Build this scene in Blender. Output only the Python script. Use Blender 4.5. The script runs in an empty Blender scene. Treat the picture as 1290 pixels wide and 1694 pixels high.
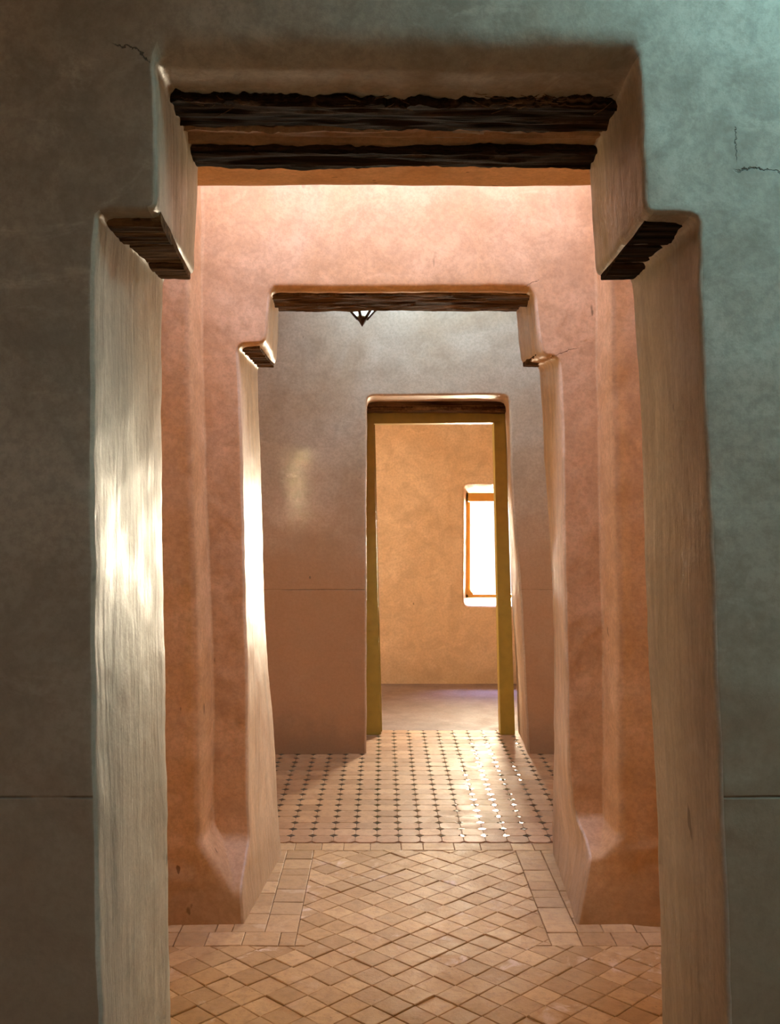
import bpy, bmesh, math, random
from mathutils import Vector, noise, Matrix, Euler
random.seed(7)
scn = bpy.context.scene
COL = scn.collection

# ------------------------------------------------------------------ camera
F, CX, CY, H = 1720.0, 634.0, 835.0, 1.55       # focal length in px, vanishing point, eye height
cam_d = bpy.data.cameras.new('camera'); cam = bpy.data.objects.new('camera', cam_d); COL.objects.link(cam)
cam.location = (0, 0, H); cam.rotation_euler = (math.radians(90), 0, 0)
cam_d.sensor_width = 36; cam_d.lens = F / 1694 * 36
cam_d.shift_x = (645 - CX) / 1694; cam_d.shift_y = -(847 - CY) / 1694
cam_d.clip_start = 0.05
scn.camera = cam

# ------------------------------------------------------------------ sky, daylight, added lamps, exposure
scn.view_settings.view_transform = 'Standard'; scn.view_settings.look = 'None'
scn.view_settings.exposure = 0.0; scn.view_settings.gamma = 1.0; scn.view_settings.use_curve_mapping = False
cy = scn.cycles
cy.max_bounces = 6; cy.diffuse_bounces = 5; cy.glossy_bounces = 2; cy.transmission_bounces = 4; cy.use_adaptive_sampling = True; cy.adaptive_threshold = 0.1; cy.adaptive_min_samples = 12; cy.sample_clamp_indirect = 6
w = bpy.data.worlds.new('sky'); scn.world = w; w.use_nodes = True
wn = w.node_tree.nodes; wl = w.node_tree.links
bg = wn['Background']; bg.inputs['Strength'].default_value = 2.2
tc = wn.new('ShaderNodeTexCoord'); sp = wn.new('ShaderNodeSeparateXYZ'); rp = wn.new('ShaderNodeValToRGB')
mr = wn.new('ShaderNodeMapRange'); mr.inputs[1].default_value = -1
rp.color_ramp.elements[0].position = 0.42; rp.color_ramp.elements[0].color = (0.75, 0.55, 0.36, 1)
rp.color_ramp.elements[1].position = 0.5; rp.color_ramp.elements[1].color = (0.95, 0.95, 0.95, 1)
e = rp.color_ramp.elements.new(0.9); e.color = (0.45, 0.62, 0.95, 1)
wl.new(tc.outputs['Generated'], sp.inputs[0]); wl.new(sp.outputs[2], mr.inputs[0]); wl.new(mr.outputs[0], rp.inputs[0]); wl.new(rp.outputs[0], bg.inputs['Color'])

def area(name, loc, target, sx, sy, power, col, spread=180):
    d = bpy.data.lights.new(name, 'AREA'); d.shape = 'RECTANGLE'; d.size = sx; d.size_y = sy
    d.energy = power; d.color = col; d.spread = math.radians(spread)
    o = bpy.data.objects.new(name, d); COL.objects.link(o); o.location = loc
    o.rotation_euler = (Vector(target) - Vector(loc)).to_track_quat('-Z', 'Y').to_euler()
    return o
# daylight outside the end window and in assumed openings, plus added rear lamps
area('assumed_roof_daylight_entrance', (1.2, 1.52, 3.42), (1.55, 2.08, 2.1), 1.0, 0.5, 38, (0.34, 0.78, 0.84), 165)  # roof opening out of view, assumed from the teal light
area('rear_warm_fill', (-.3, -2.3, 1.2), (0, 2, 1.0), 1.0, 1.8, 5, (1.0, 0.72, 0.45))  # unseen warm fill added behind the camera to brown the near wall
area('added_rear_beam', (.10, -2.35, 1.66), (-.523, 6.47, 1.66), .14, .48, .32, (1.0, 1.0, .72), 1)  # unseen narrow beam added behind the camera to throw the hall wall's light patch
area('assumed_roof_daylight_slot', (0.15, 3.68, 3.42), (0.15, 4.05, 2.75), 2.4, 0.30, 38, (0.53, 0.60, 1.0), 105)  # slot assumed from the lilac glow on the middle wall
area('assumed_roof_daylight_hall', (0.3, 5.85, 3.55), (0.3, 6.5, 2.4), 1.3, 0.6, 29, (0.52, 0.80, 1.0), 140)  # assumed skylight, out of view, for the cool upper hall wall
area('window_daylight', (1.25, 10.3, 1.35), (0.0, 4.0, 1.0), 1.5, 1.9, 580, (1.0, 0.86, 0.62), 100)
area('window_sky', (1.0, 9.75, 2.6), (0.4, 8.2, 0.0), 1.1, 0.8, 480, (0.36, 0.46, 1.0))
area('added_passage_light_left', (-2.45, 3.2, 1.75), (0, 3.4, 1.0), 0.5, 1.0, 12, (1.0, 0.70, 0.28))  # unseen side lamp added to warm the passage
area('added_passage_light_right', (2.65, 3.2, 1.75), (0, 3.4, 1.0), 0.5, 1.0, 14, (1.0, 0.70, 0.28))  # matching unseen lamp added on the right of the passage
area('added_hall_light_left', (-2.45, 5.5, 1.1), (0, 5.6, .6), 0.6, 1.4, 9, (1.0, 0.66, 0.34))  # unseen lamp added to warm the lower hall
area('added_hall_light_right', (2.65, 5.5, 1.1), (0, 5.6, .6), 0.6, 1.4, 9, (1.0, 0.66, 0.34))  # same added warm lamp from the opposite side
area('assumed_side_window_daylight', (-2.75, 8.0, 1.6), (0.8, 8.6, 1.2), 0.9, 1.2, 100, (1.0, 0.78, 0.52))  # assumed unseen window that brightens the end room

# ------------------------------------------------------------------ node helpers
class NT:
    def __init__(s, name):
        s.m = bpy.data.materials.new(name); s.m.use_nodes = True
        s.t = s.m.node_tree; s.b = s.t.nodes['Principled BSDF']
        s.co = s.t.nodes.new('ShaderNodeTexCoord').outputs['Object']
    def n(s, k): return s.t.nodes.new('ShaderNode' + k)
    def L(s, a, b):
        if hasattr(a, 'links'): s.t.links.new(a, b)
        else: b.default_value = a
    def noise(s, scale, detail=4, rough=0.5, vec=None, stretch=None, off=None, dist=0):
        n = s.n('TexNoise'); n.inputs['Scale'].default_value = scale; n.inputs['Detail'].default_value = detail
        n.inputs['Roughness'].default_value = rough; n.inputs['Distortion'].default_value = dist
        v = vec or s.co
        if stretch or off:
            mp = s.n('Mapping'); mp.inputs['Scale'].default_value = stretch or (1, 1, 1)
            mp.inputs['Location'].default_value = off or (0, 0, 0); s.t.links.new(v, mp.inputs[0]); v = mp.outputs[0]
        s.t.links.new(v, n.inputs['Vector']); return n.outputs['Fac']
    def ramp(s, f, a, b, va=0.0, vb=1.0):
        n = s.n('MapRange'); n.inputs[1].default_value = a; n.inputs[2].default_value = b
        n.inputs[3].default_value = va; n.inputs[4].default_value = vb; n.interpolation_type = 'SMOOTHSTEP'
        s.L(f, n.inputs[0]); return n.outputs[0]
    def mix(s, f, a, b, mode='MIX'):
        n = s.n('Mix'); n.data_type = 'RGBA'; n.blend_type = mode; n.clamp_factor = True
        s.L(f, n.inputs[0])
        for v, i in ((a, 6), (b, 7)):
            if isinstance(v, tuple): v = (*v, 1) if len(v) == 3 else v
            s.L(v, n.inputs[i])
        return n.outputs[2]
    def math(s, op, a, b=0.0, c=0.0):
        n = s.n('Math'); n.operation = op
        s.L(a, n.inputs[0]); s.L(b, n.inputs[1]); s.L(c, n.inputs[2]); return n.outputs[0]
    def xyz(s):
        n = s.n('SeparateXYZ'); s.t.links.new(s.co, n.inputs[0]); return n.outputs
    def bump(s, h, strength, dist, prev=None):
        n = s.n('Bump'); n.inputs['Strength'].default_value = strength; n.inputs['Distance'].default_value = dist
        s.L(h, n.inputs['Height'])
        if prev: s.t.links.new(prev, n.inputs['Normal'])
        return n.outputs[0]
    def done(s, col, rough, nrm=None, spec=None, metal=None):
        s.L((*col, 1) if isinstance(col, tuple) else col, s.b.inputs['Base Color']); s.L(rough, s.b.inputs['Roughness'])
        if nrm: s.t.links.new(nrm, s.b.inputs['Normal'])
        if spec is not None: s.b.inputs['Specular IOR Level'].default_value = spec
        if metal is not None: s.b.inputs['Metallic'].default_value = metal
        return s.m

def sc(c, k): return tuple(min(1, x * k) for x in c)

def plaster(name, a, b, rough=0.72, streak=0.0, bumpk=1.0, dirt=0.25, spec=0.35, groove=None, low_bounce=None, cracks=(), mottle=1.0, pits=1.0, seed=0.0):
    """earthen lime plaster: cloudy tone, trowel marks, pits, darker worn foot, optional scored line and hairline cracks"""
    T = NT(name); x, y, z = T.xyz(); o = (seed, seed * 1.7, seed * .6)
    c = T.mix(T.ramp(T.noise(1.6, 5, 0.55, off=o, dist=.6), 0.35, 0.65), a, b)
    c = T.mix(T.ramp(T.noise(7, 6, 0.68, off=o, dist=.5), 0.38, 0.68, 0, 0.40 * mottle), c, sc(b, 0.62))
    c = T.mix(T.ramp(T.noise(4.0, 5, 0.7, off=(seed + 9, 3, 1), stretch=(1, 1, 1.9), dist=1.2), 0.55, 0.72, 0, 0.30 * mottle), c, sc(a, 1.25))
    fine = T.noise(55, 4, 0.75)
    c = T.mix(T.ramp(fine, 0.38, 0.66, 0, 0.38), c, sc(b, 0.6))
    h = None
    if streak:
        s1 = T.noise(1.0, 6, 0.65, stretch=(11, 11, 1.3), off=o, dist=1.3)
        s2 = T.noise(1.0, 5, 0.6, stretch=(40, 40, 4.5), off=o, dist=.8)
        c = T.mix(T.ramp(s1, 0.42, 0.62, 0, 0.60 * streak), c, sc(b, 0.60))
        c = T.mix(T.ramp(s2, 0.54, 0.68, 0, 0.18 * streak), c, sc(a, 1.2))
        h = T.math('ADD', T.math('MULTIPLY', s1, 0.7), T.math('MULTIPLY', s2, 0.2))
    if low_bounce:                                                  # earthier lower band: warm floor bounce painted into the colour
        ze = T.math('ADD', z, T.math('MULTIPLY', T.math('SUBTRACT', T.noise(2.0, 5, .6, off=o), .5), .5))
        c = T.mix(T.ramp(ze, low_bounce[0], low_bounce[1], low_bounce[3], 0), c, T.mix(fine, low_bounce[2], sc(low_bounce[2], .75)))
    # pits: small vertical gouges, sparse
    p = T.noise(17, 2, 0.5, stretch=(1, 1, .45), off=(seed * 3, 1, 4)); pit = T.ramp(p, 0.715, 0.745)
    pm = T.ramp(T.noise(2.2, 2, .5, off=(seed, 7, 2)), .45, .6)
    pit = T.math('MULTIPLY', pit, pm)
    c = T.mix(T.math('MULTIPLY', pit, 0.75 * pits), c, sc(b, 0.30))
    # worn dirty foot
    zn = T.math('ADD', z, T.math('MULTIPLY', T.math('SUBTRACT', T.noise(3.5, 6, .65, off=o), 0.5), 0.55))
    c = T.mix(T.ramp(zn, 0.02, 0.34, dirt, 0), c, sc(b, 0.35))
    big = T.noise(2.4, 2, .6, off=(seed, 2, 8)); mid = T.noise(9, 4, .55, off=o, stretch=(1, 1, .8))
    n = T.bump(big, 0.30 * bumpk, 0.045)
    n = T.bump(mid, 0.22 * bumpk, 0.012, n)
    n = T.bump(fine, 0.30 * bumpk, 0.002, n)
    if h is not None: n = T.bump(h, 0.75 * streak, 0.012, n)
    lines = []
    if groove is not None:
        d = T.math('ABSOLUTE', T.math('SUBTRACT', T.math('ADD', z, T.math('MULTIPLY', T.noise(1.2, 3), 0.012)), groove + .006))
        g = T.ramp(d, 0.0, 0.0045, 1, 0); brk = T.ramp(T.noise(9, 3), .38, .55, .25, 1); lines.append((T.math('MULTIPLY', g, brk), 0.55))
    for (x0, z0, x1, z1, wd) in cracks:
        ln = math.hypot(x1 - x0, z1 - z0); dx, dz = (x1 - x0) / ln, (z1 - z0) / ln
        rx = T.math('SUBTRACT', x, x0); rz = T.math('SUBTRACT', z, z0)
        u = T.math('ADD', T.math('MULTIPLY', rx, dx), T.math('MULTIPLY', rz, dz))
        v = T.math('SUBTRACT', T.math('MULTIPLY', rz, dx), T.math('MULTIPLY', rx, dz))
        wob = T.math('MULTIPLY', T.math('SUBTRACT', T.noise(14, 5, .65, off=(x0, 0, z0)), 0.5), 0.075)
        d = T.math('ABSOLUTE', T.math('ADD', v, wob))
        m = T.math('MULTIPLY', T.ramp(d, wd * .4, wd, 1, 0), T.math('MULTIPLY', T.ramp(u, 0, .02), T.ramp(u, ln - .02, ln, 1, 0)))
        lines.append((m, 0.8))
    if lines:
        m = T.math('MULTIPLY', lines[0][0], lines[0][1])
        for m2, k2 in lines[1:]: m = T.math('MAXIMUM', m, T.math('MULTIPLY', m2, k2))
        c = T.mix(m, c, sc(b, 0.22)); n = T.bump(T.math('SUBTRACT', 1.0, m), 1.0, 0.006, n)
    r = T.ramp(mid, 0.3, 0.7, rough - .08, rough + .08)
    return T.done(c, r, n, spec)

def px(x, y, D): return ((x - CX) * D / F, H - (y - CY) * D / F)

def crackpx(x0, y0, x1, y1, D, w):
    a = px(x0, y0, D); b = px(x1, y1, D); return (a[0], a[1], b[0], b[1], w)

D1a, D1b = 2.08, 2.68
D2o, D2a, D2b = 3.84, 4.03, 4.62
D3a, D3b = 6.47, 7.12
D4a, D4b = 9.0, 9.35

M = {}
M['near_face'] = plaster('grey_lime_plaster', (0.52, 0.46, 0.38), (0.40, 0.34, 0.27), 0.8, seed=2, dirt=.2, pits=.35, mottle=1.5, groove=.965, spec=.25, low_bounce=(.6, 2.0, (.36, .25, .155), .85),
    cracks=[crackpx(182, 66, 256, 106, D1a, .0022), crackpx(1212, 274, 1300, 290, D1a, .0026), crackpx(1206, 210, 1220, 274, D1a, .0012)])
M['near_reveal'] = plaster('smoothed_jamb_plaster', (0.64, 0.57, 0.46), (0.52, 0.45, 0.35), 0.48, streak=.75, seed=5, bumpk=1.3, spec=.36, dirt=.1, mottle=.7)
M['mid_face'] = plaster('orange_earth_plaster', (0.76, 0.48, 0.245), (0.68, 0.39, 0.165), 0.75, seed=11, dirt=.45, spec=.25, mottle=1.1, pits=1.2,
    cracks=[crackpx(893, 462, 860, 478, D2a, .0014), crackpx(905, 590, 960, 577, D2a, .0018)])
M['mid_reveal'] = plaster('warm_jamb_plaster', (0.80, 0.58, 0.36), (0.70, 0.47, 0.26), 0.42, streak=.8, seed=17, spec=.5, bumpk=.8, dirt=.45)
M['door_face'] = plaster('hall_plaster', (0.64, 0.50, 0.38), (0.56, 0.40, 0.27), 0.75, seed=23, dirt=.5, groove=1.02, spec=.3, low_bounce=(.9, 1.9, (.56, .29, .135), .85))
M['door_reveal'] = plaster('doorway_plaster', (0.74, 0.55, 0.38), (0.66, 0.45, 0.30), 0.55, streak=.4, seed=29, dirt=.4)
M['end_face'] = plaster('ochre_plaster', (0.78, 0.60, 0.42), (0.70, 0.50, 0.32), 0.75, seed=31, dirt=.3, mottle=1.2)
M['plain'] = plaster('rough_wall_plaster', (0.66, 0.42, 0.24), (0.58, 0.33, 0.17), 0.8, seed=37, dirt=.3)

def wood(name, a, b, mud, mudk, axis=0, rough=.85):
    T = NT(name); st = [60, 60, 60]; st[axis] = 2.2
    f = T.noise(1.0, 7, .7, stretch=tuple(st), dist=.5); st2 = [16, 16, 16]; st2[axis] = 1.2
    g = T.noise(1.0, 5, .6, stretch=tuple(st2), dist=.8)
    c = T.mix(T.ramp(f, .35, .68), a, b)
    mm = T.math('MULTIPLY', T.ramp(g, .55, .66), T.ramp(T.noise(5, 6, .7), .45, .6))
    c = T.mix(T.math('MULTIPLY', mm, mudk), c, mud)
    n = T.bump(f, .6, .006); n = T.bump(g, .4, .008, n)
    return T.done(c, rough, n, .04)
M['old_wood'] = wood('old_palm_wood', (0.006, 0.004, 0.003), (0.038, 0.019, 0.009), (0.30, 0.17, 0.09), .35)
M['old_wood_warm'] = wood('old_palm_wood_brown', (0.030, 0.014, 0.006), (0.20, 0.105, 0.045), (0.45, 0.26, 0.12), .5)
M['mud'] = plaster('straw_mud', (0.40, 0.24, 0.13), (0.26, 0.14, 0.07), .9, seed=41, bumpk=2, dirt=0)

def flat(name, col, rough=.5, metal=0, spec=.5, var=.25, scale=9, bump=.2):
    T = NT(name); nz = T.noise(scale, 5, .6)
    c = T.mix(T.ramp(nz, .35, .7, 0, var), col, sc(col, .55))
    return T.done(c, rough, T.bump(nz, bump, .004), spec, metal)
M['yellow'] = flat('mustard_painted_wood', (0.44, 0.30, 0.04), .42, var=.3, scale=14)
M['amber'] = flat('varnished_window_wood', (0.75, 0.42, 0.08), .45)
M['iron'] = flat('dark_rusty_metal', (0.045, 0.022, 0.014), .5, .7)

def glassy():
    m = bpy.data.materials.new('frosted_lantern_glass'); m.use_nodes = True; t = m.node_tree; b = t.nodes['Principled BSDF']
    b.inputs['Base Color'].default_value = (.93, 1, 1, 1); b.inputs['Roughness'].default_value = .55
    b.inputs['Transmission Weight'].default_value = .15
    tr = t.nodes.new('ShaderNodeBsdfTranslucent'); tr.inputs[0].default_value = (.95, 1, 1, 1); mx = t.nodes.new('ShaderNodeMixShader'); mx.inputs[0].default_value = .6
    t.links.new(b.outputs[0], mx.inputs[1]); t.links.new(tr.outputs[0], mx.inputs[2]); t.links.new(mx.outputs[0], t.nodes['Material Output'].inputs[0]); return m
M['glass'] = glassy()

def tile_mat(name, a, b, rough, spec, chalk, chalkk):
    T = NT(name); oi = T.n('ObjectInfo').outputs['Random']; ge = T.n('NewGeometry').outputs['Random Per Island']
    r = T.math('FRACT', T.math('ADD', oi, ge)); r2 = T.math('FRACT', T.math('MULTIPLY', r, 7.31)); r3 = T.math('FRACT', T.math('MULTIPLY', r, 23.7))
    ge2 = T.n('NewGeometry').outputs['Position']
    c = T.mix(r, a, b); c = T.mix(T.math('MULTIPLY', r2, .5), c, sc(b, .6))
    n1 = T.noise(26, 7, .7, vec=ge2); n2 = T.noise(9, 5, .6, vec=ge2, dist=.8)
    c = T.mix(T.ramp(n1, .42, .68, 0, .42), c, sc(b, .55))
    c = T.mix(T.math('MULTIPLY', T.ramp(n2, .52, .68), T.ramp(r3, .55, 1, 0.08, chalkk)), c, chalk)
    c = T.mix(T.ramp(T.noise(85, 3, .5, vec=ge2), .66, .74, 0, .5), c, sc(b, .3))
    return T.done(c, T.ramp(n2, .3, .7, rough - .08, rough + .1), T.bump(n2, .35, .006, T.bump(n1, .5, .004)), spec)
M['tile'] = tile_mat('worn_terracotta', (0.64, 0.40, 0.17), (0.52, 0.30, 0.11), .62, .25, (0.74, 0.56, 0.38), .8)
M['tile_b'] = tile_mat('worn_terracotta_border', (0.61, 0.385, 0.17), (0.51, 0.30, 0.12), .62, .25, (0.70, 0.52, 0.34), .5)
M['tile_m'] = tile_mat('waxed_terracotta', (0.58, 0.34, 0.18), (0.47, 0.25, 0.12), .6, .25, (0.66, 0.46, 0.32), .4)
M['glaze'] = flat('dark_green_glaze', (0.085, 0.095, 0.075), .09, spec=.9, var=.5, scale=40, bump=.03)
M['grout'] = plaster('dusty_grout', (0.36, 0.20, 0.10), (0.24, 0.13, 0.06), .95, seed=43, dirt=0)
M['screed'] = plaster('polished_screed', (0.30, 0.22, 0.19), (0.24, 0.17, 0.14), .7, seed=47, dirt=0, spec=.25, bumpk=.35, pits=.3)

# ------------------------------------------------------------------ object helpers
def link(name, me, mats, parent=None, kind=None):
    o = bpy.data.objects.new(name, me); COL.objects.link(o)
    for m in (mats if isinstance(mats, (list, tuple)) else [mats]):
        if m.name not in [x.name for x in me.materials]: me.materials.append(m)
    if parent: o.parent = parent
    if kind: o['kind'] = kind
    return o
def bm_obj(name, bm, mats, parent=None, kind=None, smooth=False):
    bmesh.ops.recalc_face_normals(bm, faces=bm.faces)
    me = bpy.data.meshes.new(name); bm.to_mesh(me); bm.free()
    if smooth: me.polygons.foreach_set('use_smooth', [True] * len(me.polygons))
    return link(name, me, mats, parent, kind)
def struct(o, label=None):
    o['kind'] = 'structure'
    if label: o['label'] = label
    return o
def add_box(bm, x0, x1, y0, y1, z0, z1, mi=0):
    r = bmesh.ops.create_cube(bm, size=1, matrix=Matrix.Translation(((x0 + x1) / 2, (y0 + y1) / 2, (z0 + z1) / 2)) @ Matrix.Diagonal((abs(x1 - x0), abs(y1 - y0), abs(z1 - z0), 1)))
    for v in r['verts']:
        for f in v.link_faces: f.material_index = mi
def wob(p, amp=.008, k=1.0):
    q = Vector(p)
    v = noise.noise_vector(q * 1.7 * k) * amp + noise.noise_vector(q * 6 * k + Vector((5, 5, 5))) * amp * .38 + noise.noise_vector(q * 21 * k) * amp * .22
    return q + v

# ------------------------------------------------------------------ partition walls with shaped openings
def outer_of(x, z, xc, zc, Lx, Rx, Tz, Bz=None):
    dx, dz = x - xc, z - zc
    if Bz is None and dz <= 0: return ((Lx if dx < 0 else Rx), z)
    ts = []
    if abs(dx) > 1e-6: ts.append(((Rx if dx > 0 else Lx) - xc) / dx)
    if abs(dz) > 1e-6: ts.append(((Tz if dz > 0 else Bz) - zc) / dz)
    t = min(ts); return (xc + dx * t, zc + dz * t)

def resample(A, B, step, closed):
    """A and B: matching key points (x, z) of the front and back outline"""
    out = []; n = len(A)
    for i in range(n if closed else n - 1):
        a0, a1, b0, b1 = A[i], A[(i + 1) % n], B[i], B[(i + 1) % n]
        k = max(1, int(max(math.dist(a0, a1), math.dist(b0, b1)) / step))
        for j in range(k):
            t = j / k
            out.append((a0[0] + (a1[0] - a0[0]) * t, a0[1] + (a1[1] - a0[1]) * t, b0[0] + (b1[0] - b0[0]) * t, b0[1] + (b1[1] - b0[1]) * t))
    if not closed: out.append((*A[-1], *B[-1]))
    for _ in range(2):                                       # hand-rounded corners
        s = list(out)
        for i in range(len(out)):
            if not closed and i in (0, len(out) - 1): continue
            p, q = out[i - 1], out[(i + 1) % len(out)]
            s[i] = tuple((p[c] + 2 * out[i][c] + q[c]) / 4 for c in range(4))
        out = s
    return [(p[0], p[1]) for p in out], [(p[2], p[3]) for p in out]

def normals2(C, closed):
    N = []; n = len(C)
    for i in range(n):
        p = C[i - 1] if (closed or i) else C[i]; q = C[(i + 1) % n] if (closed or i < n - 1) else C[i]
        dx, dz = q[0] - p[0], q[1] - p[1]; l = math.hypot(dx, dz) or 1
        N.append((-dz / l, dx / l))                           # points away from the opening for a clockwise (left-up, over, right-down) run
    return N

def partition(name, A, B, Da, Db, mats, xc, zc, bounds=(-2.3, 2.5, 3.75), Bz=None, closed=False, step=.02, r=.018, front=None, depth_of=None, soffit=False, soft_r=.045, amp=.008, back_depth=None, yfix=None, front_bounds=None):
    CA, CB = resample(A, B, step, closed); NA, NB = normals2(CA, closed), normals2(CB, closed); n = len(CA)
    Lx, Rx, Tz = bounds
    ri = [r + (soft_r * max(0, (N_[1] - .75) / .25) if soffit and C_[1] > 2.3 else 0) for N_, C_ in zip(NA, CA)]
    rings = []                                               # (list of (x, y, z), material of the strip that follows)
    dof = depth_of or (lambda i, x, z: Da)
    OA = [outer_of(x, z, xc, zc, Lx, Rx, Tz, Bz) for x, z in CA]; OB = [outer_of(x, z, xc, zc, Lx, Rx, Tz, Bz) for x, z in CB]
    fa = [(CA[i][0] + NA[i][0] * ri[i], CA[i][1] + (0 if (not closed and i in (0, n - 1)) else NA[i][1] * ri[i])) for i in range(n)]
    fb = [(CB[i][0] + NB[i][0] * r, CB[i][1] + (0 if (not closed and i in (0, n - 1)) else NB[i][1] * r)) for i in range(n)]
    inner_y = [dof(i, *CA[i]) for i in range(n)]
    def lerp_rings(P, Q, yP, yQ, K, mi, pw=1.6):
        for k in range(K):
            t = (k / K) ** pw
            rings.append(([(P[i][0] + (Q[i][0] - P[i][0]) * t, yP[i] + (yQ[i] - yP[i]) * t, P[i][1] + (Q[i][1] - P[i][1]) * t) for i in range(n)], mi))
    if front: front(rings, fa, inner_y, n, OA, CA)
    else:
        tmp = rings; K = 30
        for k in range(K, 0, -1):
            t = (k / K) ** 1.5
            rings.append(([(fa[i][0] + (OA[i][0] - fa[i][0]) * t, Da, fa[i][1] + (OA[i][1] - fa[i][1]) * t) for i in range(n)], 0))
    for a in (0, 18, 36, 54, 72):
        a = math.radians(a); o = (1 - math.sin(a)); d = (1 - math.cos(a))
        rings.append(([(CA[i][0] + NA[i][0] * o * ri[i], inner_y[i] + d * ri[i], CA[i][1] + NA[i][1] * o * ri[i]) for i in range(n)], 0 if a == 0 else 1))
    K = 22
    for k in range(K + 1):
        t = k / K
        rings.append(([(CA[i][0] + (CB[i][0] - CA[i][0]) * t, (inner_y[i] + ri[i]) + (Db - r - inner_y[i] - ri[i]) * t, CA[i][1] + (CB[i][1] - CA[i][1]) * t) for i in range(n)], 1))
    for a in (30, 60, 90):
        a = math.radians(a); o = r * (1 - math.cos(a)); d = r * math.sin(a)
        rings.append(([(CB[i][0] + NB[i][0] * o, Db - r + d, CB[i][1] + NB[i][1] * o) for i in range(n)], 1 if a < 1.5 else 2))
    K = 14
    for k in range(1, K + 1):
        t = (k / K) ** 1.5
        rings.append(([(fb[i][0] + (OB[i][0] - fb[i][0]) * t, Db, fb[i][1] + (OB[i][1] - fb[i][1]) * t) for i in range(n)], 2))
    bm = bmesh.new(); V = []
    for pts, mi in rings:
        row = []
        for i, p in enumerate(pts):
            q = wob(p, amp)
            if not closed and i in (0, n - 1): q.z = -.02
            row.append(bm.verts.new(q))
        V.append(row)
    for k in range(len(V)):
        k2 = (k + 1) % len(V)
        for i in range(n if closed else n - 1):
            j = (i + 1) % n
            try:
                f = bm.faces.new((V[k][i], V[k][j], V[k2][j], V[k2][i])); f.material_index = 0 if (soffit and rings[k][1] == 1 and NA[i][1] > .8 and NA[j][1] > .8) else rings[k][1]
            except ValueError: pass
    return struct(bm_obj(name, bm, mats, smooth=True))

def keys(lst, D): return [px(x, y, D) for x, y in lst]

# --- wall nearest the camera: stepped opening
A = keys([(172, 2140), (168, 1694), (163, 1500), (160, 1200), (158, 900), (156, 600), (155, 420), (163, 351), (261, 350), (262, 250), (259, 150), (254, 98),
          (1054, 98), (1058, 150), (1062, 250), (1067, 353), (1157, 354), (1160, 520), (1166, 700), (1171, 850), (1180, 1100), (1194, 1350), (1209, 1694), (1225, 2140)], D1a)
B = keys([(283, 1860), (282, 1694), (280, 1500), (277, 1200), (273, 900), (270, 700), (268, 560), (268, 458), (320, 455), (321, 400), (323, 330), (325, 266),
          (974, 266), (977, 330), (982, 400), (985, 458), (1042, 460), (1052, 600), (1060, 740), (1064, 850), (1074, 1100), (1086, 1380), (1096, 1694), (1102, 1860)], D1b)
# the opening's outline follows its wall: soffit plaster first level, ledges level
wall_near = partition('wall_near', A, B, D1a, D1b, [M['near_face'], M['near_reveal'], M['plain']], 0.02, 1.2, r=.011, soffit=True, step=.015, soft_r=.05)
wall_near['label'] = 'grey plastered wall around the nearest stepped doorway'

# --- middle wall: recessed pier face between steps, splayed foot, stepped opening
A = keys([(416, 1497), (412, 1441), (416, 1415), (413, 1350), (410, 1200), (405, 1000), (402, 800), (398, 650), (394, 570), (441, 568), (444, 520), (447, 478),
          (882, 480), (887, 530), (896, 588), (923, 590), (928, 700), (931, 800), (934, 1000), (938, 1150), (941, 1270), (948, 1330), (961, 1381), (950, 1440), (937, 1497)], D2a)
B = keys([(466, 1412), (465, 1395), (462, 1360), (458, 1310), (451, 1200), (438, 1000), (432, 800), (428, 700), (425, 604), (456, 604), (458, 560), (461, 508),
          (853, 508), (856, 560), (860, 604), (890, 606), (897, 700), (903, 800), (911, 960), (917, 1130), (916, 1250), (914, 1310), (913, 1370), (914, 1395), (915, 1412)], D2b)
def sm(a, b, x):
    t = max(0, min(1, (x - a) / (b - a))); return t * t * (3 - 2 * t)
SXL = lambda z: -.656 - .055 * sm(.3, 2.6, z)
SXR = lambda z: .857 - .032 * sm(.3, 2.6, z)
def lin(a, b, x): return max(0, min(1, (x - a) / (b - a)))
def d2(i, x, z): return D2a - (D2a - D2o) * (1 - (lin(.12, .25, z) if x < 0 else lin(.25, .335, z)))
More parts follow.
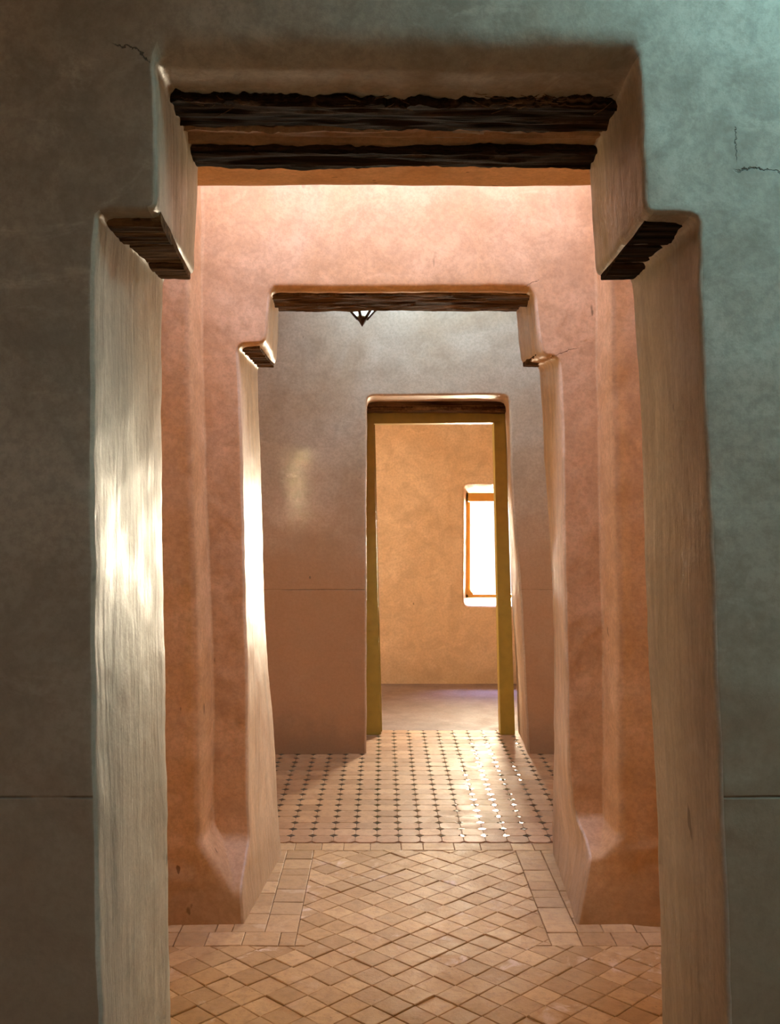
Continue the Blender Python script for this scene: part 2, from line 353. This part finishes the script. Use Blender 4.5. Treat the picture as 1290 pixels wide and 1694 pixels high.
def front2(rings, fa, iy, n, OA, CA):
    def pos(i, lim):                                          # the step's line, same run as the opening
        x, z = CA[i]
        zz = z if z > .0 else 0
        ox, oz = outer_of(x, z, .05, 1.2, SXL(min(z, 2.6)), SXR(min(z, 2.6)), 3.5)
        if oz > 1.2: ox = max(SXL(oz), min(SXR(oz), ox))
        f = 1 - (lin(.12, .31, z) if x < 0 else lin(.235, .33, z))             # near the floor the step runs in to the opening
        return (ox + (fa[i][0] - ox) * f * .93, oz)
    S = [pos(i, 0) for i in range(n)]
    def rise(i):
        z = S[i][1]; return S[i][0]
    yN = [D2o] * n
    Y0 = [iy[i] for i in range(n)]
    out = [(S[i][0] + (-.022 if S[i][0] < .05 else .022), S[i][1]) if S[i][1] < 3.49 else (S[i][0], 3.53) for i in range(n)]
    O = []
    K = 16
    for k in range(K, 0, -1):
        t = (k / K) ** 1.5
        rings.append(([(out[i][0] + (OA[i][0] - out[i][0]) * t, D2o - (.03 * sm(.10, .16, abs(out[i][0] + (OA[i][0] - out[i][0]) * t - .09) - .745 + .0)), out[i][1] + (OA[i][1] - out[i][1]) * t) for i in range(n)], 0))
    rings.append(([(out[i][0], D2o, out[i][1]) for i in range(n)], 0))
    m = lambda a, b, t: a + (b - a) * t
    ya = [Y0[i] for i in range(n)]
    rings.append(([(m(out[i][0], S[i][0], .45), m(D2o, ya[i], .12), m(out[i][1], S[i][1], .45)) for i in range(n)], 0))
    rings.append(([(m(out[i][0], S[i][0], .75), m(D2o, ya[i], .55), m(out[i][1], S[i][1], .75)) for i in range(n)], 0))
    rings.append(([(m(out[i][0], S[i][0], .95), m(D2o, ya[i], .92), m(out[i][1], S[i][1], .95)) for i in range(n)], 0))
    K = 22
    for k in range(K, 0, -1):
        t = (k / K) ** 1.3
        rings.append(([(fa[i][0] + (S[i][0] - fa[i][0]) * t, Y0[i], fa[i][1] + (S[i][1] - fa[i][1]) * t) for i in range(n)], 0))
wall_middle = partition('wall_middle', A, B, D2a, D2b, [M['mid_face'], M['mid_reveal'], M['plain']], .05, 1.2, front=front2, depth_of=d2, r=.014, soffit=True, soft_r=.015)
wall_middle['label'] = 'orange plastered wall around the second stepped doorway, with splayed feet'

# --- hall wall with the tall doorway
A = keys([(606, 1252), (606, 1100), (606, 900), (606, 760), (606, 655), (841, 654), (846, 771), (852, 880), (860, 1000), (868, 1120), (873, 1252)], D3a)
B = keys([(603, 1212), (603, 1080), (604, 900), (605, 760), (606, 672), (833, 672), (838, 780), (842, 880), (847, 1000), (852, 1100), (857, 1212)], D3b)
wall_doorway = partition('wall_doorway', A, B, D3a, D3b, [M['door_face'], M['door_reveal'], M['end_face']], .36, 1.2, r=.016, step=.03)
wall_doorway['label'] = 'pinkish plastered hall wall pierced by the tall doorway'

# --- far wall with the bright window
A = keys([(768, 1002), (768, 902), (768, 802), (860, 802), (860, 902), (860, 1002)], D4a)
B = keys([(779, 985), (779, 900), (779, 823), (868, 823), (868, 900), (868, 985)], D4b)
wall_end = partition('wall_end', A, B, D4a, D4b, [M['end_face'], M['door_reveal'], M['plain']], .96, 1.2, bounds=(-2.6, 2.8, 3.6), Bz=-.15, closed=True, step=.03, r=.02, amp=.006)
wall_end['label'] = 'ochre plastered end wall with the bright window'

# ------------------------------------------------------------------ side walls, rear wall, ceilings, floors (setting)
def slab_with_hole(name, x0, x1, y0, y1, z0, z1, hole, mat):
    bm = bmesh.new(); hx0, hx1, hy0, hy1 = hole
    add_box(bm, x0, hx0, y0, y1, z0, z1); add_box(bm, hx1, x1, y0, y1, z0, z1)
    add_box(bm, hx0, hx1, y0, hy0, z0, z1); add_box(bm, hx0, hx1, hy1, y1, z0, z1)
    return struct(bm_obj(name, bm, mat))
def side_wall(name, xa, xb, holes, label):
    bm = bmesh.new(); y = -2
    for (ya, yb, za, zb) in holes:
        add_box(bm, xa, xb, y, ya, -.02, 3.8); add_box(bm, xa, xb, ya, yb, -.02, za); add_box(bm, xa, xb, ya, yb, zb, 3.8); y = yb
    add_box(bm, xa, xb, y, 9.36, -.02, 3.8); struct(bm_obj(name, bm, M['plain']), label)
side_wall('wall_left', -2.35, -2.15, [(2.9, 3.5, 1.2, 2.3), (5.1, 5.9, .3, 1.9), (7.5, 8.5, .95, 2.25)], 'plastered side wall on the left')
side_wall('wall_right', 2.35, 2.55, [(2.9, 3.5, 1.2, 2.3), (5.1, 5.9, .3, 1.9)], 'plastered side wall on the right')  # unseen openings added for the warm lamps on the right
bm = bmesh.new(); add_box(bm, -2.35, -.85, -2.2, -2, -.02, 3.8); add_box(bm, .25, 2.55, -2.2, -2, -.02, 3.8); add_box(bm, -.85, .25, -2.2, -2, 2.15, 3.8); struct(bm_obj('wall_rear', bm, M['plain']), 'plastered wall behind the viewpoint')  # gap in this unseen wall added for the warm fill
slab_with_hole('ceiling', -2.35, 2.55, -2.2, 2.2, 3.2, 3.45, (.65, 1.75, 1.2, 1.85), M['plain'])  # hole assumed for the entrance roof lamp
slab_with_hole('ceiling', -2.35, 2.55, 4.5, 6.6, 3.3, 3.55, (-.25, .85, 5.65, 6.35), M['plain'])  # hole assumed for the hall roof lamp
bm = bmesh.new(); add_box(bm, -2.35, 2.55, 7.0, 9.36, 3.1, 3.35); struct(bm_obj('ceiling', bm, M['end_face']))
# low passage ceiling: hand-finished wavy edge along the assumed open slot
bm = bmesh.new(); N = 120; prof = []
for i in range(N + 1):
    x = -2.2 + 4.6 * i / N
    e = 3.575 + .035 * noise.noise(Vector((x * 1.6, 3.3, 0))) + .012 * noise.noise(Vector((x * 6, 1, 0)))
    zz = 2.634 + .015 * noise.noise(Vector((x * 2.2, 8, 1)))
    prof.append([bm.verts.new((x, y, z)) for y, z in ((2.5, zz), (e - .06, zz), (e - .02, zz + .008), (e, zz + .03), (e, zz + .12), (e, zz + .3), (2.5, zz + .3))])
for i in range(N):
    for j in range(7):
        k = (j + 1) % 7; bm.faces.new((prof[i][j], prof[i + 1][j], prof[i + 1][k], prof[i][k]))
bm.faces.new(prof[0]); bm.faces.new(prof[-1])
struct(bm_obj('ceiling', bm, M['mid_face'], smooth=False), 'low plastered passage ceiling ending in a wavy edge at the assumed light slot')
bm = bmesh.new(); add_box(bm, -2.2, -1.0, 3.4, 3.95, 2.95, 3.2); add_box(bm, 1.3, 2.5, 3.4, 3.95, 2.95, 3.2); struct(bm_obj('ceiling', bm, M['mid_face']))
# shaft wall above the passage ceiling
bm = bmesh.new(); add_box(bm, -2.2, 2.5, 3.42, 3.5, 2.96, 3.5); struct(bm_obj('trim_1', bm, M['mid_face']))

bm = bmesh.new(); add_box(bm, -2.35, 2.55, -2.2, 4.77, -.12, -.009)
floor = struct(bm_obj('floor', bm, M['grout']), 'diamond-laid worn terracotta tile floor of the passage')
bm = bmesh.new(); add_box(bm, -2.35, 2.55, 4.77, 7.14, -.12, -.006)
floor_hall = struct(bm_obj('floor', bm, M['grout']), 'waxed terracotta floor dotted with small star-shaped glazed tiles')
bm = bmesh.new(); add_box(bm, -2.35, 2.55, 7.14, 9.36, -.12, .0)
struct(bm_obj('floor', bm, M['screed']), 'smooth polished floor of the end room')

# ------------------------------------------------------------------ floor tiles
def clip(poly, x0, x1, y0, y1):
    for ax, lim, sg in ((0, x0, 1), (0, x1, -1), (1, y0, 1), (1, y1, -1)):
        out = []
        for i in range(len(poly)):
            a, b = poly[i], poly[(i + 1) % len(poly)]
            ia, ib = (a[ax] - lim) * sg >= 0, (b[ax] - lim) * sg >= 0
            if ia: out.append(a)
            if ia != ib:
                t = (lim - a[ax]) / (b[ax] - a[ax]); out.append((a[0] + (b[0] - a[0]) * t, a[1] + (b[1] - a[1]) * t))
        poly = out
        if len(poly) < 3: return []
    q = []
    for p in poly:
        if not q or math.dist(p, q[-1]) > .004: q.append(p)
    if len(q) > 2 and math.dist(q[0], q[-1]) <= .004: q.pop()
    return q
def area2(p): return abs(sum(p[i][0] * p[(i + 1) % len(p)][1] - p[(i + 1) % len(p)][0] * p[i][1] for i in range(len(p)))) / 2

def slab_into(bm, poly, M4, gap=.0012, th=.012, bev=.0022, jit=.0006, rnd=random):
    """a tile with a bevelled rim, local z = 0 at its top"""
    n = len(poly); c = (sum(p[0] for p in poly) / n, sum(p[1] for p in poly) / n)
    # edges get a middle point so the rim can be a little uneven
    P = []
    for i in range(n):
        a, b = poly[i], poly[(i + 1) % n]; P.append(a)
        if math.dist(a, b) > .03: P.append(((a[0] + b[0]) / 2, (a[1] + b[1]) / 2))
    if sum((P[i][0] * P[(i + 1) % len(P)][1] - P[(i + 1) % len(P)][0] * P[i][1]) for i in range(len(P))) < 0: P.reverse()
    def inset(Q, d):
        out = []; m = len(Q)
        for i in range(m):
            a, b, e = Q[i - 1], Q[i], Q[(i + 1) % m]
            v1 = Vector((b[0] - a[0], b[1] - a[1])); v2 = Vector((e[0] - b[0], e[1] - b[1]))
            if v1.length < 1e-6 or v2.length < 1e-6: out.append(b); continue
            v1.normalize(); v2.normalize(); n1 = Vector((-v1.y, v1.x)); n2 = Vector((-v2.y, v2.x)); s = n1 + n2
            if s.length < .2: out.append(b); continue
            s.normalize(); k = d / max(.45, s.dot(n1)); out.append((b[0] + s.x * k, b[1] + s.y * k))
        return out
    o = inset(P, gap); o = [(p[0] + rnd.uniform(-jit, jit), p[1] + rnd.uniform(-jit, jit)) for p in o]; t = inset(o, bev)
    lo = [bm.verts.new(M4 @ Vector((p[0], p[1], -th))) for p in o]
    mi = [bm.verts.new(M4 @ Vector((p[0], p[1], -bev * .8))) for p in o]
    hi = [bm.verts.new(M4 @ Vector((p[0], p[1], rnd.uniform(-.0005, .0005)))) for p in t]
    m = len(P)
    for i in range(m):
        j = (i + 1) % m
        bm.faces.new((lo[i], lo[j], mi[j], mi[i])); bm.faces.new((mi[i], mi[j], hi[j], hi[i]))
    bm.faces.new(hi)

def tilt(rnd, k): return Matrix.Rotation(rnd.gauss(0, k), 4, 'X') @ Matrix.Rotation(rnd.gauss(0, k), 4, 'Y')

def lay(name, polys, parent, mat, limit=300, tiltk=.012, lift=.0016, shared=None, stuff_name=None, base=0.0, **kw):
    """polys: (cx, cy, local polygon, whole?) sorted nearest first; whole ones share a few meshes"""
    rnd = random.Random(len(polys) + 3)
    polys.sort(key=lambda p: (not p[4], p[1] + abs(p[0]) * .3))
    vars_ = []
    if shared:
        for k in range(8):
            bm = bmesh.new(); slab_into(bm, shared, Matrix.Identity(4), rnd=rnd, **kw)
            me = bpy.data.meshes.new(name); bm.to_mesh(me); bm.free(); me.materials.append(mat); vars_.append(me)
    rest = bmesh.new(); nr = 0
    for i, (cx, cy, poly, whole, vis) in enumerate(polys):
        T = Matrix.Translation((cx, cy, base + rnd.uniform(-lift, lift))) @ tilt(rnd, tiltk)
        if i < limit and vis:
            if whole and shared:
                me = rnd.choice(vars_)
                if kw.get('rot4', True): T = T @ Matrix.Rotation(0 if rnd.random() < .5 else math.pi, 4, 'Z')
            else:
                bm = bmesh.new(); slab_into(bm, poly, Matrix.Identity(4), rnd=rnd, **kw)
                me = bpy.data.meshes.new(name); bm.to_mesh(me); bm.free(); me.materials.append(mat)
            o = bpy.data.objects.new(name, me); COL.objects.link(o); o.parent = parent; o.matrix_local = T
        else:
            slab_into(rest, poly, T, rnd=rnd, **kw); nr += 1
    if nr: bm_obj(stuff_name or name + '_rest', rest, mat, parent, 'stuff')
    else: rest.free()

# diamonds
P2 = .1345; h = P2 / 2
diam = [(0, -h), (h, 0), (0, h), (-h, 0)]
ZA = (-.312, .592, 3.655, 4.665); ZB = (-1.75, 2.0, 2.70, 3.655)
dia = []
def invis(x, y): return (x / y) < (272 - CX) / F or (x / y) > (1095 - CX) / F or y < 3.08
for r in range(-2, 34):
    for c in range(-16, 18):
        cx = .03 + c * P2 + (h if r % 2 else 0); cy = 2.68 + r * h
        poly = [(cx + p[0], cy + p[1]) for p in diam]
        for zi, Z in enumerate((ZA, ZB)):
            q = clip(poly, *Z)
            if not q or area2(q) < .0002: continue
            if abs(area2(q) - area2(diam)) < 1e-5:
                dia.append((cx, cy, diam, True, not invis(cx, cy)))
            else:
                # a diamond cut across the zone seam stays one tile
                qq = clip(poly, ZA[0], ZA[1], 2.70, 4.665) if (ZA[0] <= cx <= ZA[1]) else q
                if ZA[0] <= cx - h * .9 and cx + h * .9 <= ZA[1] and abs(cy - 3.655) < h:
                    if zi == 1: continue
                    dia.append((cx, cy, diam, True, not invis(cx, cy))); continue
                mx = sum(p[0] for p in q) / len(q); my = sum(p[1] for p in q) / len(q)
                dia.append((mx, my, [(p[0] - mx, p[1] - my) for p in q], False, not invis(mx, my)))
lay('diamond_tile', dia, floor, M['tile'], shared=diam, tiltk=.013, lift=.0018, stuff_name='diamond_tiles')
# straight-laid border tiles
bord = []
rb = random.Random(5)
def rect_tile(x0, x1, y0, y1):
    if x1 - x0 < .015 or y1 - y0 < .015: return
    cx, cy = (x0 + x1) / 2, (y0 + y1) / 2; a, b = (x1 - x0) / 2, (y1 - y0) / 2
    bord.append((cx, cy, [(-a, -b), (a, -b), (a, b), (-a, b)], False, not invis(cx, cy)))
for xa, xb in ((-.43, -.312), (-.55, -.43), (.592, .705), (.705, .80)):
    y = 3.77
    while y < 4.66:
        d = rb.choice((.075, .10, .13, .13, .16)); y2 = min(4.665, y + d)
        if 4.665 - y2 < .03: y2 = 4.665
        rect_tile(xa, xb, y, y2); y = y2
x = -1.75
for side in ((-1.75, -.312), (.592, 2.0)):
    x = side[0]
    while x < side[1] - .01:
        d = rb.choice((.11, .12, .13)); x2 = min(side[1], x + d)
        if side[1] - x2 < .03: x2 = side[1]
        rect_tile(x, x2, 3.655, 3.77); x = x2
    x = side[0] if side[0] < 0 else .80
    lim = -.55 if side[0] < 0 else side[1]
    while x < lim - .01:
        d = rb.choice((.12, .13, .14)); x2 = min(lim, x + d)
        if lim - x2 < .03: x2 = lim
        rect_tile(x, x2, 3.77, 3.88); x = x2
x = -.62
while x < .85:
    d = rb.choice((.10, .12, .12, .14)); rect_tile(x, min(.85, x + d), 4.665, 4.765); x += d
lay('border_tile', bord, floor, M['tile_b'], tiltk=.008, lift=.0014, stuff_name='border_tiles')
# hall: clipped squares with star-shaped glazed insets
Q = .1005; s = .0215; k = .0095; hq = Q / 2
sq = []
for (sx, sy, flip) in ((1, -1, 0), (1, 1, 1), (-1, 1, 0), (-1, -1, 1)):
    c3 = [(sx * (hq - s), sy * hq), (sx * (hq - k), sy * (hq - k)), (sx * hq, sy * (hq - s))]
    sq += c3 if not flip else c3[::-1]
star = []
for a in range(4):
    an = a * math.pi / 2; star.append((s * math.cos(an), s * math.sin(an))); an += math.pi / 4; star.append((k * 1.414 * math.cos(an), k * 1.414 * math.sin(an)))
mos, st = [], []
def hall_vis(x, y):
    if not ((440 - CX) / F < x / y < (925 - CX) / F): return False
    return y < D3a - .02 or -.12 < x < .9
for r in range(24):
    for c in range(-18, 20):
        cx = .02 + c * Q; cy = 4.775 + (r + .5) * Q * .985
        if cx < -1.8 or cx > 1.95: continue
        if cy > D3a + .03 and not (-.2 < cx < .95): continue
        mos.append((cx, cy, sq, True, hall_vis(cx, cy)))
        X, Y = cx + hq, cy + Q * .4925
        if r < 23: st.append((X, Y, star, True, hall_vis(X, Y)))
lay('clipped_tile', mos, floor_hall, M['tile_m'], shared=sq, tiltk=.006, lift=.0009, gap=.0010, bev=.0016, stuff_name='clipped_tiles')
lay('star_inset', st, floor_hall, M['glaze'], shared=star, tiltk=.004, lift=.0004, gap=.0006, bev=.0008, th=.008, stuff_name='star_insets', base=.0004)

# ------------------------------------------------------------------ old wood in the lintels
def beam(name, x0, x1, y0, y1, z0, z1, mat, parent, seed=0, amp=.012, nx=None, skew=(0, 0), drop=(0, 0), slant=None, ragged=1.0):
    """a hand-hewn beam; fibres run along x; ragged long edges. skew: y shift at the ends, drop: z shift at the ends"""
    nx = nx or max(12, int((x1 - x0) / .012)); per = []
    wy, wz = y1 - y0, z1 - z0; ny, nz = max(4, int(wy / .014)), max(2, int(wz / .02))
    for j in range(ny): per.append((y0 + wy * j / ny, z0))
    for j in range(nz): per.append((y1, z0 + wz * j / nz))
    for j in range(ny): per.append((y1 - wy * j / ny, z1))
    for j in range(nz): per.append((y0, z1 - wz * j / nz))
    bm = bmesh.new(); rows = []
    for i in range(nx + 1):
        t = i / nx; x = x0 + (x1 - x0) * t; row = []
        for j, (y, z) in enumerate(per):
            q = Vector((x * 2.6 + seed, y * 34, z * 34)); w1 = noise.noise(q); w2 = noise.noise(Vector((x * 11 + seed, y * 60, z * 60)))
            ed = 1.0 if j in (0, 1, ny - 1, ny, ny + 1, len(per) - 1) else .0
            dz = amp * (w1 * .8 + w2 * .5); dy = amp * ed * (noise.noise(Vector((x * 17, seed, j * .02))) + .8 * noise.noise(Vector((x * 55, seed, j * .02)))) * 1.1 * (ragged if j < 2 or j > len(per) - 2 else 1)
            if j in (0, ny): dz += abs(amp) * .8
            xs = x + (slant(y) * (t if x0 < -.3 else 1 - t) if slant else 0)
            row.append(bm.verts.new((xs, y + dy + skew[0] + (skew[1] - skew[0]) * t, z + dz + drop[0] + (drop[1] - drop[0]) * t)))
        rows.append(row)
    m = len(per)
    for i in range(nx):
        for j in range(m): bm.faces.new((rows[i][j], rows[i + 1][j], rows[i + 1][(j + 1) % m], rows[i][(j + 1) % m]))
    bm.faces.new(rows[0]); bm.faces.new(rows[-1])
    return bm_obj(name, bm, mat, parent)

# nearest doorway: two black beams side by side over the opening
beam('lintel_beam', -.56, .62, 2.26, 2.445, 2.425, 2.52, M['old_wood'], wall_near, 1, .011, drop=(0.006, -.004), ragged=2.6, nx=240)
beam('lintel_beam', -.56, .62, 2.54, 2.672, 2.412, 2.52, M['old_wood'], wall_near, 7, .010)
beam('mud_packing', -.56, .62, 2.43, 2.56, 2.430, 2.5, M['mud'], wall_near, 4, .011, ragged=2)
# short planks over each shoulder of the opening
for sx in (-1, 1):
    y = 2.135
    for q, wd in enumerate((.18, .18, .17)):
        sl = (lambda y: -.042 * (y - 2.08) / .6) if sx < 0 else (lambda y: .024 * (y - 2.08) / .6)
        xa, xb = (-.68, -.453) if sx < 0 else (.534, .74)
        beam('shoulder_plank', xa, xb, y, min(y + wd, 2.664), 2.124 + .004 * (q % 2), 2.20, M['old_wood_warm'] if sx < 0 else M['old_wood'], wall_near, 13 * q + sx, .006, nx=30, slant=sl)
        y += wd + .001
# middle doorway
beam('lintel_beam', -.50, .64, 4.09, 4.33, 2.375, 2.46, M['old_wood_warm'], wall_middle, 21, .012)
beam('lintel_beam', -.50, .64, 4.345, 4.612, 2.405, 2.52, M['old_wood_warm'], wall_middle, 25, .010)
for sx, xa, xb in ((-1, -.62, -.484), (1, .618, .74)):
    for q, (ya, yb) in enumerate(((4.07, 4.25), (4.255, 4.43), (4.435, 4.605))):
        beam('shoulder_plank', xa, xb, ya, yb, 2.158, 2.22, M['old_wood_warm'], wall_middle, 31 * q + sx, .008, nx=20)
# tall doorway
beam('lintel_beam', -.16, .86, 6.84, 7.0, 2.165, 2.26, M['old_wood_warm'], wall_doorway, 41, .008)
# straw and splinters sticking out of the mud along the near lintel
bm = bmesh.new(); rs = random.Random(11)
for i in range(70):
    x = rs.choice([rs.uniform(-.45, .5), rs.gauss(.29, .06)]); y = rs.uniform(2.24, 2.30); z = 2.428 + rs.uniform(-.004, .01)
    a = rs.uniform(-1, 1) * .9; ln = rs.uniform(.012, .05); p = Vector((x, y, z)); d = Vector((math.cos(a) * rs.choice((-1, 1)), rs.uniform(-.3, .3), math.sin(a) * .6)).normalized()
    pts = [p, p + d * ln * .5 + Vector((0, -.004, -.004)), p + d * ln]
    for u, v in ((0, 1), (1, 2)):
        r0 = bmesh.ops.create_cone(bm, cap_ends=True, segments=5, radius1=.0009, radius2=.0007, depth=(pts[v] - pts[u]).length)
        mt = Matrix.Translation((pts[u] + pts[v]) / 2) @ (pts[v] - pts[u]).to_track_quat('Z', 'Y').to_matrix().to_4x4()
        bmesh.ops.transform(bm, matrix=mt, verts=r0['verts'])
bm_obj('straw', bm, M['old_wood_warm'], wall_near, 'stuff')

# ------------------------------------------------------------------ yellow door frame
def prism_part(name, pts, y0, y1, mat, parent, bev=.004):
    bm = bmesh.new(); a = [bm.verts.new((x, y0, z)) for x, z in pts]; b = [bm.verts.new((x, y1, z)) for x, z in pts]; n = len(pts)
    bm.faces.new(a); bm.faces.new(b[::-1])
    for i in range(n): bm.faces.new((a[i], a[(i + 1) % n], b[(i + 1) % n], b[i]))
    bmesh.ops.bevel(bm, geom=list(bm.edges), offset=bev, segments=2, affect='EDGES')
    return bm_obj(name, bm, mat, parent)
DF = 7.0
dr = bpy.data.objects.new('door_1', None); COL.objects.link(dr); dr.location = (0, 0, 0); struct(dr, 'mustard yellow wooden door frame standing open in the tall doorway')
K = lambda lst: [px(x, y, DF) for x, y in lst]
prism_part('jamb', K([(596, 690), (618, 690), (630, 1216), (600, 1216)]), DF, DF + .13, M['yellow'], dr)
prism_part('jamb', K([(817, 690), (836, 690), (852, 1216), (828, 1216)]), DF, DF + .13, M['yellow'], dr)
prism_part('head', K([(596, 676), (836, 676), (836, 699), (596, 701)]), DF - .004, DF + .134, M['yellow'], dr)
# door stop strips on the inner side
prism_part('stop', K([(617, 700), (620, 700), (632, 1215), (629, 1215)]), DF + .09, DF + .12, M['yellow'], dr, .001)
prism_part('stop', K([(618, 697), (817, 696), (817, 699), (618, 700.5)]), DF + .09, DF + .12, M['yellow'], dr, .001)

# ------------------------------------------------------------------ window in the end wall
wd = bpy.data.objects.new('window_1', None); COL.objects.link(wd); struct(wd, 'narrow bright window with an amber wooden frame in the end wall')
x0, x1, z0, z1 = .715, 1.21, .735, 1.655
def bar(name, xa, xb, za, zb, ya=9.10, yb=9.16, par=wd):
    return prism_part(name, [(xa, za), (xb, za), (xb, zb), (xa, zb)], ya, yb, M['amber'], par, .003)
bar('stile', x0, x0 + .028, z0, z1); bar('stile', x1 - .03, x1, z0, z1); bar('top_rail', x0, x1, z1 - .075, z1); bar('bottom_rail', x0, x1, z0, z0 + .03)
c = prism_part('corner_brace', [(x0 + .028, z0 + .03), (x0 + .075, z0 + .03), (x0 + .028, z0 + .09)], 9.10, 9.13, M['amber'], wd, .002)
cs = bar('casement_stile', x0 + .032, x0 + .052, z0 + .03, z1 - .08, 9.17, 9.20)
bar('hinge', x0 + .026, x0 + .036, 1.20, 1.24, 9.085, 9.10)

# ------------------------------------------------------------------ lantern hanging in the hall
ln = bpy.data.objects.new('hanging_lantern', None); COL.objects.link(ln); ln.location = (px(599, 541, 5.4)[0], 5.4, px(599, 541, 5.4)[1])
ln['label'] = 'pointed metal lantern with pale glass panes hanging beyond the second doorway'; ln['category'] = 'lantern'
NS = 6
def ringp(r, z, off=0): return [Vector((r * math.cos(2 * math.pi * (i + off) / NS), r * math.sin(2 * math.pi * (i + off) / NS), z)) for i in range(NS)]
OFF = .25
levels = [(.004, .0), (.024, .040), (.104, .130), (.104, .30), (.04, .38)]
lb = bpy.data.lights.new('added_lantern_bulb', 'POINT'); lb.energy = 7; lb.color = (.80, .97, 1.0); lb.shadow_soft_size = .025  # unseen bulb added to whiten the lantern panes
lbo = bpy.data.objects.new('added_lantern_bulb', lb); COL.objects.link(lbo); lbo.parent = ln; lbo.location = (0, 0, .20)
def strut(bm, a, b, r):
    g = bmesh.ops.create_cone(bm, cap_ends=True, segments=8, radius1=r, radius2=r, depth=(b - a).length)
    bmesh.ops.transform(bm, matrix=Matrix.Translation((a + b) / 2) @ (b - a).to_track_quat('Z', 'Y').to_matrix().to_4x4(), verts=g['verts'])
bm = bmesh.new(); lv = [ringp(r, z, OFF) for r, z in levels]
for i in range(NS):
    j = (i + 1) % NS
    for k2 in range(1, 4): strut(bm, lv[k2][i], lv[k2 + 1][i], .0055)
    for k2 in (2, 3, 4): strut(bm, lv[k2][i], lv[k2][j], .0055)
    mid = (lv[1][i] + lv[1][j]) / 2; strut(bm, lv[1][i] , lv[2][i], .008)
bm_obj('frame', bm, M['iron'], ln)
bm = bmesh.new(); a = [bm.verts.new(p) for p in ringp(.036, .056, OFF)]; t = bm.verts.new((0, 0, 0))
for i in range(NS): bm.faces.new((a[i], a[(i + 1) % NS], t))
bm.faces.new(a); bm_obj('tip', bm, M['iron'], ln)
for k2, nm in ((1, 'pane'), (2, 'pane'), (3, 'pane')):
    for i in range(NS):
        j = (i + 1) % NS; bm = bmesh.new(); q = [lv[k2][i] * 1, lv[k2][j] * 1, lv[k2 + 1][j] * 1, lv[k2 + 1][i] * 1]
        vs = [bm.verts.new(p) for p in q]; bm.faces.new(vs)
        g = bmesh.ops.solidify(bm, geom=list(bm.faces), thickness=.002)
        bm_obj(nm, bm, M['glass'], ln)
bm = bmesh.new(); bmesh.ops.create_cone(bm, cap_ends=True, segments=16, radius1=.04, radius2=.006, depth=.07, matrix=Matrix.Translation((0, 0, .405))); bm_obj('cap', bm, M['iron'], ln)
bm = bmesh.new(); zt = 3.3 - ln.location.z; zz = .44; q = 0
while zz < zt - .01:
    # chain links, alternately turned
    seg = 10
    ring = []
    for a_ in range(seg):
        an = 2 * math.pi * a_ / seg; c0 = Vector((.006 * math.cos(an), 0, .013 * math.sin(an)))
        if q % 2: c0 = Vector((0, c0.x, c0.z))
        ring.append(c0 + Vector((0, 0, zz + .008)))
    for a_ in range(seg): strut(bm, ring[a_], ring[(a_ + 1) % seg], .0016)
    zz += .021; q += 1
bm_obj('chain', bm, M['iron'], ln)
bm = bmesh.new(); bmesh.ops.create_cone(bm, cap_ends=True, segments=16, radius1=.012, radius2=.04, depth=.03, matrix=Matrix.Translation((0, 0, zt - .013))); bm_obj('ceiling_rose', bm, M['iron'], ln)
